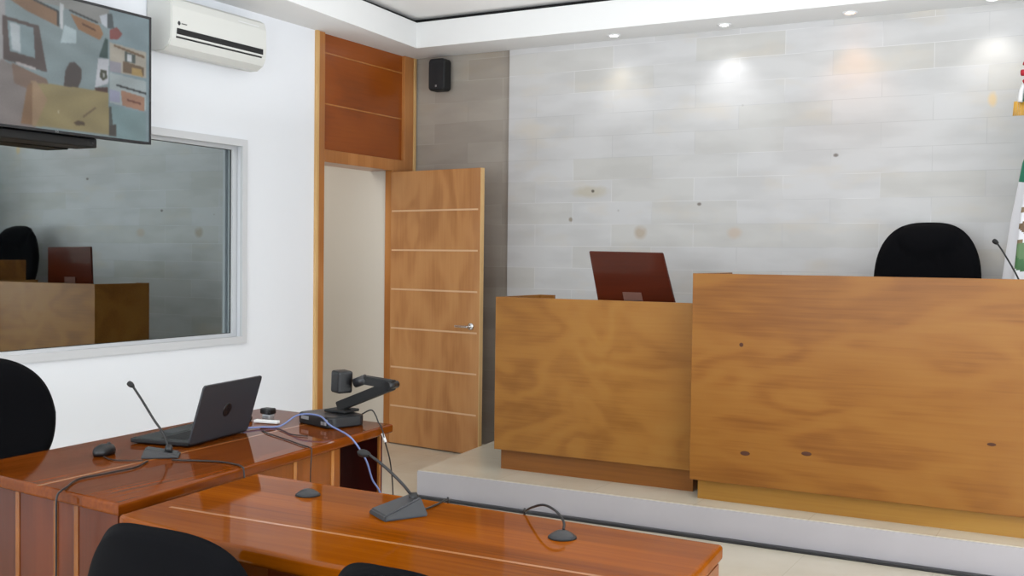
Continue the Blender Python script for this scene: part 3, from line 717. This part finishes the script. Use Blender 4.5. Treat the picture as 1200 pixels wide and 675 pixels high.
def bar(b, p, q, w, th, wdir):
    p, q = Vector(p), Vector(q); d = (q - p).normalized(); wd_ = Vector(wdir); wd_ = (wd_ - d * wd_.dot(d)).normalized(); n_ = d.cross(wd_)
    vs = []
    for base in (p, q):
        for a, c in ((-1, -1), (1, -1), (1, 1), (-1, 1)): vs.append(b.verts.new(base + wd_ * w / 2 * a + n_ * th / 2 * c))
    for f in ((0, 1, 2, 3), (4, 5, 6, 7), (0, 1, 5, 4), (1, 2, 6, 5), (2, 3, 7, 6), (3, 0, 4, 7)): b.faces.new([vs[i] for i in f])
    bmesh.ops.recalc_face_normals(b, faces=b.faces)
b = bm_new(); add_box(b, (2.03, -3.62, .800), (2.14, -3.52, .812), .004); obj('foot', b, MBLK2, dc)
b = bm_new(); bar(b, (2.075, -3.57, .822), (2.335, -3.565, .926), .040, .05, (0, 0, 1)); bmesh.ops.bevel(b, geom=list(b.edges), offset=.003, segments=2, affect='EDGES'); obj('lower_arm', b, MBLK2, dc)
b = bm_new(); add_tube(b, [(2.335, -3.60, .928), (2.335, -3.53, .928)], .016, 14); obj('elbow', b, MBLK, dc)
b = bm_new(); bar(b, (2.345, -3.565, .930), (2.20, -3.585, .944), .034, .045, (0, 0, 1)); bmesh.ops.bevel(b, geom=list(b.edges), offset=.003, segments=2, affect='EDGES'); obj('upper_arm', b, MBLK2, dc)
b = bm_new(); add_tube(b, [(2.225, -3.59, .948), (2.175, -3.60, .928)], .02, 12); obj('neck', b, MDGR, dc)
b = bm_new(); add_box(b, (-.033, -.035, -.046), (.033, .035, .046), .010, 3, Matrix.Translation((2.115, -3.61, .932)) @ Matrix.Rotation(-.35, 4, 'Z') @ Matrix.Rotation(.06, 4, 'Y'))
obj('camera_head', b, MBLK, dc)
b = bm_new(); add_tube(b, [(2.085, -3.60, .905), (2.075, -3.597, .895)], .014, 16); obj('lens', b, MBLK2, dc)

# small things behind the laptop
wc = thing('webcam', 'small black and silver webcam standing beside the laptop lid', 'webcam', (1.76, -3.66, .75))
b = bm_new(); add_box(b, (1.735, -3.685, .775), (1.79, -3.64, .800), .006); obj('head', b, MBLK, wc)
b = bm_new(); add_box(b, (1.742, -3.68, .7515), (1.785, -3.645, .775), .006); obj('base', b, MSIL, wc)
b = bm_new(); add_tube(b, [(1.78, -3.688, .787), (1.781, -3.694, .787)], .009, 14); obj('lens', b, MDGR, wc)
b = bm_new(); add_box(b, (-.055, -.014, 0), (.055, .014, .012), .003, 2, Matrix.Translation((1.825, -3.74, .7515)) @ Matrix.Rotation(.2, 4, 'Z')); tag(obj('cable_adapter', b, MWHT), 'flat white plug adapter lying on the side table just right of the laptop', 'adapter')
b = bm_new(); add_box(b, (-.02, -.016, 0), (.02, .016, .02), .004, 2, Matrix.Translation((1.72, -3.745, .7515)) @ Matrix.Rotation(.5, 4, 'Z')); tag(obj('plug', b, MBLK), 'small black plug on the side table right behind the laptop lid', 'plug')

# ------------------------------------------------------------------ cables
def cable(label, pts, r, m, cat='cable', name='cable'):
    b = bm_new(); add_tube(b, pts, r, 8, 8); return tag(obj(name, b, m), label, cat)
cable('thin black cable running from the slim microphone over the near end of the side table', 
      [(2.07, -4.60, .7545), (2.12, -4.70, .7545), (2.12, -4.82, .7545), (2.12, -4.92, .7545), (2.19, -5.02, .7545), (2.215, -5.058, .7545), (2.222, -5.078, .74), (2.222, -5.080, .68), (2.215, -5.075, .5), (2.20, -5.07, .25), (2.20, -5.075, .02)], .003, MBLK)
cable('thin mouse cable curling from the mouse to the microphone base', [(1.885, -4.625, .7545), (1.95, -4.645, .754), (2.01, -4.625, .754), (2.05, -4.60, .754)], .0022, MBLK, name='mouse_cable')
cable('dark cable running right from the slim microphone over the edge of the side table', 
      [(2.12, -4.54, .754), (2.20, -4.505, .754), (2.28, -4.478, .754), (2.36, -4.485, .754), (2.398, -4.50, .753), (2.412, -4.505, .74), (2.42, -4.508, .65), (2.43, -4.51, .4), (2.43, -4.51, .02)], .003, MBLK)
cable('blue network cable looping from the laptop past the black box and down beside the table', 
      [(1.87, -3.93, .758), (1.90, -3.86, .756), (1.95, -3.80, .757), (2.00, -3.745, .80), (2.10, -3.735, .803), (2.20, -3.79, .780), (2.32, -3.84, .762), (2.365, -3.845, .735), (2.385, -3.80, .66), (2.385, -3.76, .58), (2.385, -3.70, .50), (2.39, -3.66, .30), (2.40, -3.62, .02)], .0036, MBLUE, name='network_cable')
cable('thin black cable trailing over the side table top and down its long side', 
      [(1.935, -3.89, .7535), (2.00, -3.94, .7535), (2.10, -3.985, .7535), (2.22, -4.04, .7535), (2.30, -4.08, .7535), (2.352, -4.095, .751), (2.362, -4.10, .735), (2.366, -4.11, .64), (2.366, -4.10, .4), (2.37, -4.10, .02)], .0022, MBLK)
cable('short black cable crossing the tabletop between laptop and network box', [(1.965, -3.835, .7535), (2.03, -3.87, .7535), (2.11, -3.915, .7535), (2.19, -3.915, .7535)], .002, MBLK)
cable('black cable dropping from the network box over the far corner of the side table', 
      [(2.12, -3.50, .775), (2.16, -3.47, .800), (2.20, -3.49, .785), (2.245, -3.53, .762), (2.29, -3.57, .750), (2.318, -3.585, .70), (2.33, -3.56, .6), (2.33, -3.54, .45), (2.33, -3.52, .02)], .003, MBLK)
b = bm_new(); add_tube(b, [(2.302, -3.58, .728), (2.322, -3.585, .695)], .006, 8); tag(obj('cable_tag', b, MWHT), 'white sleeve on the cable hanging at the far corner of the side table', 'cable tag')
cable('dark cable leading from the front gooseneck base to the rear edge of the front table', 
      [(3.245, -4.695, .7545), (3.243, -4.64, .754), (3.235, -4.575, .754), (3.232, -4.548, .753), (3.231, -4.540, .735), (3.23, -4.538, .5), (3.23, -4.54, .02)], .0028, MBLK)
cable('black cable arching from the right puck over the rear edge of the front table', 
      [(3.700, -4.735, .769), (3.690, -4.715, .785), (3.655, -4.69, .802), (3.60, -4.65, .803), (3.54, -4.60, .780), (3.50, -4.565, .757), (3.485, -4.545, .735), (3.48, -4.54, .5), (3.48, -4.54, .02)], .0034, MBLK)

# ------------------------------------------------------------------ air conditioner
ac = thing('air_conditioner', 'white wall-mounted split air conditioner above the observation window', 'air conditioner', (0, -2.32, 2.62))
def extr_yz(b, prof, y0, y1):
    a = [b.verts.new((x, y0, z)) for x, z in prof]; c = [b.verts.new((x, y1, z)) for x, z in prof]; n = len(prof)
    b.faces.new(a); b.faces.new(c[::-1])
    for i in range(n): b.faces.new((a[i], a[(i + 1) % n], c[(i + 1) % n], c[i]))
AY0, AY1 = -2.735, -1.945
prof = [(0.001, 2.632), (.07, 2.612), (.13, 2.612), (.178, 2.640), (.198, 2.68), (.205, 2.75), (.202, 2.86), (.188, 2.905), (.15, 2.925), (0.001, 2.925)]
b = bm_new(); extr_yz(b, prof, AY0, AY1); bmesh.ops.recalc_face_normals(b, faces=b.faces)
bmesh.ops.bevel(b, geom=[e_ for e_ in b.edges if abs(e_.verts[0].co.y - e_.verts[1].co.y) < 1e-6], offset=.006, segments=2, affect='EDGES'); obj('body', b, MACW, ac)
b = bm_new(); add_box(b, (.190, AY0 + .04, 2.706), (.2065, AY1 - .035, 2.740), .003); obj('air_outlet', b, MBLK2, ac)
b = bm_new(); add_box(b, (.188, AY0 + .038, 2.684), (.203, AY1 - .045, 2.692), .001); obj('louvre_gap', b, MBLK2, ac)
b = bm_new(); add_box(b, (.190, AY0 + .036, 2.693), (.2075, AY1 - .04, 2.705), .002); obj('louvre', b, MACW, ac)
b = bm_new(); add_box(b, (.2030, -2.20, 2.872), (.2045, -2.02, 2.878)); obj('display_strip', b, MWHT, ac)
mw = Matrix.Translation((.2055, AY0 + .085, 2.768)) @ Matrix(((0, 0, 1, 0), (1, 0, 0, 0), (0, 1, 0, 0), (0, 0, 0, 1)))
b = bm_new(); add_lathe(b, [(.007, 0), (.0105, 0), (.0105, .0012), (.007, .0012)], seg=20, mat=mw @ Matrix.Translation((-.03, 0, -.0005)))
add_box(b, (-.034, -.012, 0), (-.026, .012, .001), 0, 1, mw); add_box(b, (-.012, -.002, 0), (.03, .003, .001), 0, 1, mw); obj('logo', b, MDGR, ac)

# ------------------------------------------------------------------ television
TX = .20
tv = thing('television', 'large flat television on the white wall showing several courtroom camera views', 'television', (TX, -3.5, 2.055))
TY0, TY1, TZ0, TZ1 = -4.11, -2.885, 2.058, 2.758
b = bm_new(); add_box(b, (TX - .045, TY0, TZ0), (TX, TY1, TZ1), .004); obj('housing', b, MBLK, tv)
b = bm_new(); ring(b, TX - .002, TX + .006, TY0 - .002, TY1 + .002, TZ0 - .002, TZ1 + .002, .014, .0015); obj('bezel', b, MDGR, tv)
# the broadcast picture, a fine mosaic of coloured cells
PAL = [('bg', (150, 168, 172), [(-1, -1), (2, -1), (2, 2), (-1, 2)]),
 ('lw', (176, 176, 178), [(0, 0), (.26, 0), (.26, 1), (0, 1)]),
 ('floorl', (150, 142, 140), [(0.18, 0), (.40, 0), (.34, .40), (.24, .46), (.18, .30)]),
 ('win', (96, 84, 82), [(0.247, 0.77), (0.415, 0.75), (0.455, 0.42), (0.25, 0.46)]),
 ('winin', (150, 172, 178), [(0.268, 0.744), (0.39, 0.728), (0.397, 0.508), (0.28, 0.526)]),
 ('winb', (205, 216, 222), [(0.28, 0.73), (0.325, 0.725), (0.33, 0.53), (0.29, 0.54)]),
 ('glow', (200, 220, 226), [(.54, .80), (.60, .78), (.60, .68), (.52, .66)]),
 ('deskbrown', (142, 118, 104), [(0.288, 0.445), (0.453, 0.37), (0.47, 0.30), (0.381, 0.273), (0.30, 0.30)]),
 ('pap', (205, 200, 200), [(.305, .462), (.40, .44), (.40, .42), (.31, .44)]),
 ('topwall', (158, 160, 158), [(0.24, 1), (.78, 1), (.78, .86), (.53, .93), (.24, .93)]),
 ('topdesk1', (150, 118, 92), [(0.24, 0.99), (0.50, 0.90), (0.513, 0.776), (0.36, 0.84), (.24, .92)]),
 ('blk1', (60, 62, 66), [(0.38, 0.945), (0.513, 0.895), (0.513, 0.78), (.505, .78), (.502, .885), (.38, .93)]),
 ('topdesk2', (170, 128, 92), [(0.57, 0.895), (0.723, 0.855), (0.741, 0.797), (0.723, 0.745), (0.61, 0.79)]),
 ('txt2', (90, 56, 36), [(0.63, 0.845), (0.70, 0.818), (0.70, 0.806), (0.63, 0.833)]),
 ('blk2', (60, 62, 66), [(0.565, 0.926), (0.714, 0.882), (0.714, 0.868), (0.565, 0.912)]),
 ('white1', (216, 222, 226), [(0.515, 0.96), (0.536, 0.95), (0.532, 0.766), (0.519, 0.768)]),
 ('chair', (84, 74, 72), [(0.536, 0.329), (0.544, 0.455), (0.565, 0.525), (.592, .535), (0.625, 0.495), (0.626, 0.413), (0.604, 0.327)]),
 ('desk', (166, 152, 110), [(0.381, 0.325), (.46, .338), (0.768, 0.354), (0.778, 0.02), (0.385, 0.014)]),
 ('deskside', (178, 150, 120), [(0.378, 0.34), (0.400, 0.345), (0.455, 0.22), (0.40, 0.015), (.378, .015)]),
 ('deskl', (150, 118, 90), [(0.33, 0.02), (0.385, 0.02), (0.383, 0.33), (.36, .30)]),
 ('flagg', (66, 90, 88), [(0.718, 0.612), (0.752, 0.768), (0.768, 0.767), (0.768, 0.612)]),
 ('flagw', (214, 218, 226), [(0.715, 0.60), (0.773, 0.613), (0.768, 0.418), (0.697, 0.369)]),
 ('emb', (74, 76, 62), [(0.727, 0.515), (0.758, 0.520), (0.764, 0.46), (0.74, 0.434), (.722, .46)]),
 ('embi', (180, 182, 180), [(0.738, 0.495), (0.750, 0.495), (0.750, 0.465), (0.74, 0.455)]),
 ('base', (90, 66, 62), [(0.697, 0.369), (0.768, 0.39), (0.768, 0.350), (0.70, .35)]),
 ('col', (150, 172, 180), [(0.773, 1), (1, 1), (1, .0), (.772, .0)]),
 ('red', (150, 86, 84), [(0.777, 0.841), (0.815, 0.876), (0.847, 0.831), (0.82, 0.78), (.777, .77)]),
 ('flag2', (214, 222, 232), [(0.72, 0.93), (0.765, 0.965), (0.765, 0.85), (0.735, 0.87)]),
 ('flag2d', (86, 96, 100), [(0.765, 0.965), (0.79, 0.97), (0.80, 0.86), (0.765, 0.85)]),
 ('tv3', (196, 190, 176), [(0.777, 0.745), (0.985, 0.726), (0.985, 0.52), (0.778, 0.52)]),
 ('tv3a', (128, 104, 80), [(.80, .735), (.975, .695), (.975, .675), (.80, .72)]),
 ('tv3b', (90, 100, 96), [(.86, .70), (.92, .685), (.92, .62), (.86, .62)]),
 ('tv3w', (226, 232, 236), [(.875, .685), (.90, .68), (.90, .625), (.875, .625)]),
 ('tv3c', (120, 98, 74), [(.85, .62), (.97, .60), (.97, .53), (.85, .53)]),
 ('tv3d', (190, 160, 100), [(0.90, 0.585), (0.955, 0.58), (0.965, 0.52), (0.90, 0.525)]),
 ('tv3g', (170, 168, 180), [(.778, .60), (.84, .60), (.84, .52), (.778, .52)]),
 ('tv4', (186, 200, 202), [(0.777, 0.51), (0.985, 0.49), (0.985, 0.25), (0.778, 0.27)]),
 ('tv4l', (176, 180, 206), [(.777, .38), (.835, .37), (.835, .28), (.778, .28)]),
 ('tv4d', (186, 142, 118), [(0.838, 0.385), (0.975, 0.358), (0.975, 0.244), (0.848, 0.265)]),
 ('tv4t', (120, 76, 62), [(0.875, 0.322), (0.955, 0.308), (0.955, 0.294), (0.875, 0.309)]),
 ('blk', (50, 54, 58), [(0.815, 0.425), (0.985, 0.398), (0.985, 0.384), (0.815, 0.412)]),
 ('col5', (140, 168, 172), [(0.777, .25), (.985, .235), (.985, 0), (.777, 0)]),
 ('ed', (86, 90, 88), [(.772, .24), (.785, .24), (.80, .02), (.772, .02)]),
 ('dk5', (78, 74, 70), [(.772, .09), (.815, .11), (.815, .015), (.772, .01)]),
 ('mic', (96, 80, 62), [(0.587, 0.075), (0.61, .098), (0.643, 0.09), (0.645, 0.066), (0.60, 0.058)]),
 ('micn', (120, 102, 78), [(0.634, 0.135), (0.701, 0.222), (0.703, 0.210), (0.637, 0.124)]),
 ('hl', (200, 190, 160), [(.505, .155), (.515, .155), (.513, .13), (.506, .13)])]
def inside(p, poly):
    x, y = p; c = False; n = len(poly)
    for i in range(n):
        x1, y1 = poly[i]; x2, y2 = poly[(i + 1) % n]
        if (y1 > y) != (y2 > y) and x < (x2 - x1) * (y - y1) / (y2 - y1) + x1: c = not c
    return c
NX, NY = 300, 170
b = bmesh.new(); cl = b.loops.layers.float_color.new('Col')
gv = [[b.verts.new((TX + .0022, TY0 + .012 + (TY1 - TY0 - .024) * i / NX, TZ0 + .012 + (TZ1 - TZ0 - .024) * j / NY)) for j in range(NY + 1)] for i in range(NX + 1)]
vd = (TY1 - TY0 - .024) / 1.225; 
IMG = [[PAL[0][1]] * NY for _ in range(NX)]
for nm, col, poly in PAL[1:]:
    xs = [p[0] for p in poly]; ys = [p[1] for p in poly]
    for i in range(max(0, int(min(xs) * NX) - 1), min(NX, int(max(xs) * NX) + 2)):
        for j in range(max(0, int(min(ys) * NY) - 1), min(NY, int(max(ys) * NY) + 2)):
            if inside(((i + .5) / NX, (j + .5) / NY), poly): IMG[i][j] = col
for _ in range(2):                     # the cameras' soft focus
    IMG = [[tuple((IMG[max(i - 1, 0)][j][q] + IMG[min(i + 1, NX - 1)][j][q] + IMG[i][max(j - 1, 0)][q] + IMG[i][min(j + 1, NY - 1)][q] + 2 * IMG[i][j][q]) / 6 for q in range(3)) for j in range(NY)] for i in range(NX)]
for i in range(NX):
    for j in range(NY):
        u, v = (i + .5) / NX, (j + .5) / NY; c = IMG[i][j]
        # camera sensor unevenness of the shown pictures
        k = 1 + .05 * math.sin(u * 23 + 3 * math.sin(v * 9)) * math.sin(v * 17) + random.uniform(-.02, .02)
        lin = srgb(*[min(255, max(0, q_ * k)) for q_ in c])
        f = b.faces.new((gv[i][j], gv[i + 1][j], gv[i + 1][j + 1], gv[i][j + 1]))
        for lo in f.loops: lo[cl] = lin
m, t, pb = newmat('television_picture')
at = N(t, 'ShaderNodeAttribute', attribute_name='Col'); t.links.new(at.outputs['Color'], pb.inputs['Emission Color']); pb.inputs['Emission Strength'].default_value = .40
pb.inputs['Base Color'].default_value = (.01, .01, .01, 1); pb.inputs['Roughness'].default_value = .12
obj('screen', b, m, tv)
mw = Matrix.Translation((TX + .0065, (TY0 + TY1) / 2, TZ0 + .006)) @ Matrix(((0, 0, 1, 0), (1, 0, 0, 0), (0, 1, 0, 0), (0, 0, 0, 1)))
text_mesh('LG', .016, mw, 'logo', MSIL, tv)
b = bm_new(); add_box(b, (.002, -3.75, 2.25), (TX - .045, -3.25, 2.6), .004); obj('wall_bracket', b, MBLK2, tv)
sb = thing('sound_bar', 'low black box fixed under the television', 'speaker', (.12, -3.6, 2.0))
b = bm_new(); add_box(b, (.002, -4.0, 2.008), (.165, -3.215, 2.056), .006); obj('case', b, MBLK, sb)
b = bm_new(); add_box(b, (.1645, -3.98, 2.014), (.1675, -3.28, 2.050), .001); obj('grille', b, MBLK2, sb)
b = bm_new(); add_lathe(b, [(0, 0), (.007, 0), (.007, .002), (0, .002)], seg=14, mat=Matrix.Translation((.165, -3.245, 2.03)) @ Matrix.Rotation(PI / 2, 4, 'Y')); obj('knob', b, MDGR, sb)

# ------------------------------------------------------------------ wall speaker
sp_ = thing('wall_speaker', 'small black loudspeaker high on the darker stone strip beside the transom', 'speaker', (.29, -.1, 2.72))
b = bm_new(); add_prism(b, rounded(.150, .248, .03), 0, .10, .012, 3, Matrix.Translation((.285, -.02, 2.862)) @ Matrix.Rotation(PI / 2, 4, 'X')); obj('case', b, MBLK2, sp_)
b = bm_new(); add_prism(b, rounded(.134, .230, .025), 0, .006, .003, 2, Matrix.Translation((.285, -.118, 2.862)) @ Matrix.Rotation(PI / 2, 4, 'X')); obj('grille', b, plain('speaker_grille', srgb(24, 25, 28), .7, noise=.3, nscale=220), sp_)
b = bm_new(); add_box(b, (.278, -.1265, 2.765), (.292, -.123, 2.781), .001); obj('badge', b, MSIL, sp_)
b = bm_new(); add_box(b, (.25, -.02, 2.82), (.32, .019, 2.90), .004); obj('mount', b, MBLK, sp_)

# ------------------------------------------------------------------ flag
fl = thing('national_flag', 'draped green, white and red flag with eagle emblem on a pole behind the bench', 'flag', (4.655, -.36, PF))
FX, FY = 4.655, -.36
b = bm_new(); add_tube(b, [(FX, FY, PF + .04), (FX, FY, 2.72)], .014, 12); obj('pole', b, MBRS, fl)
b = bm_new(); add_lathe(b, [(0, 0), (.14, 0), (.14, .02), (.05, .045), (.025, .08), (0, .08)], c=(FX, FY, PF), seg=28); obj('base', b, MBRS, fl)
b = bm_new(); add_lathe(b, [(0, 0), (.022, .0), (.012, .03), (.03, .07), (.012, .15), (0, .19)], c=(FX, FY, 2.72), seg=16); obj('finial', b, MBRS, fl)
b = bmesh.new(); cl = b.loops.layers.float_color.new('Col')
NA, NZ = 200, 200; ZT, ZB = 2.62, .62
def flagpt(i, j):
    a = 2 * PI * i / NA; s = j / NZ; z = ZT + (ZB - ZT) * s
    w = .085 + .15 * min(1, s / .30) * .62 + .16 * max(0, s - .28)
    fold = 1 + (.20 * math.sin(7 * a + 1.5 * s) + .10 * math.sin(12 * a - 2 * s)) * min(1, .3 + s * 1.5)
    return Vector((FX - .045 * s + w * math.cos(a) * fold, FY + .55 * w * math.sin(a) * fold, z + .05 * s * math.sin(3 * a)))
gv = [[b.verts.new(flagpt(i, j)) for j in range(NZ + 1)] for i in range(NA)]
for i in range(NA):
    for j in range(NZ):
        i2 = (i + 1) % NA; f = b.faces.new((gv[i][j], gv[i2][j], gv[i2][j + 1], gv[i][j + 1])); f.smooth = True
        z = ZT + (ZB - ZT) * (j + .5) / NZ; a = 2 * PI * (i + .5) / NA
        d = math.cos(a) * .05
        if z > 1.96 + d: c = srgb(10, 120, 88)
        elif z > 1.12 + d: c = srgb(228, 228, 232)
        else: c = srgb(176, 22, 44)
        # emblem: brown eagle above a green wreath, wrapped round the front-left folds
        aa = (a - 1.36 * PI); ex, ez = aa / .80, (z - 1.62) / .21
        rr = math.hypot(ex, ez)
        if rr < 1 and 1.12 < z < 1.96:
            if .74 < rr and ez < .25: c = srgb(60, 110, 60)
            elif rr < .66 and (abs(ex) < .34 + .25 * math.sin(ez * 5)): c = srgb(104, 78, 50)
            elif rr < .8 and ez < -.15: c = srgb(96, 130, 84)
            elif math.sin(ex * 14) * math.sin(ez * 15) > .35: c = srgb(130, 110, 80)
        for lo in f.loops: lo[cl] = c
m, t, pb = newmat('flag_satin'); at = N(t, 'ShaderNodeAttribute', attribute_name='Col'); t.links.new(at.outputs['Color'], pb.inputs['Base Color']); pb.inputs['Roughness'].default_value = .5
pb.inputs['Sheen Weight'].default_value = .3
obj('cloth', b, m, fl)
# rosette with fringed ribbon ends near the pole top
ro = []
b = bm_new()
for k in range(12):
    a = 2 * PI * k / 12
    p = Vector((FX - .115, FY - .10, 2.52)); d = Vector((math.cos(a), -.25, math.sin(a)))
    add_tube(b, [p, p + d * .06 + Vector((0, -.02, 0)), p + d * .115], .018, 8, 3)
obj('rosette', b, MRED, fl)
b = bm_new(); add_tube(b, [(FX - .19, FY - .10, 2.50), (FX - .225, FY - .10, 2.43), (FX - .235, FY - .10, 2.36)], .016, 8, 4, radii=None); obj('ribbon', b, MWHT, fl)
b = bm_new(); add_tube(b, [(FX - .16, FY - .11, 2.50), (FX - .19, FY - .115, 2.43), (FX - .20, FY - .11, 2.36)], .018, 8, 4); obj('ribbon', b, MGRN, fl)
b = bm_new()
for k in range(14): add_tube(b, [(FX - .262 + k * .007, FY - .10 - .01 * math.sin(k), 2.365), (FX - .267 + k * .0078, FY - .105, 2.285)], .0035, 5)
obj('fringe', b, MGOLD, fl)
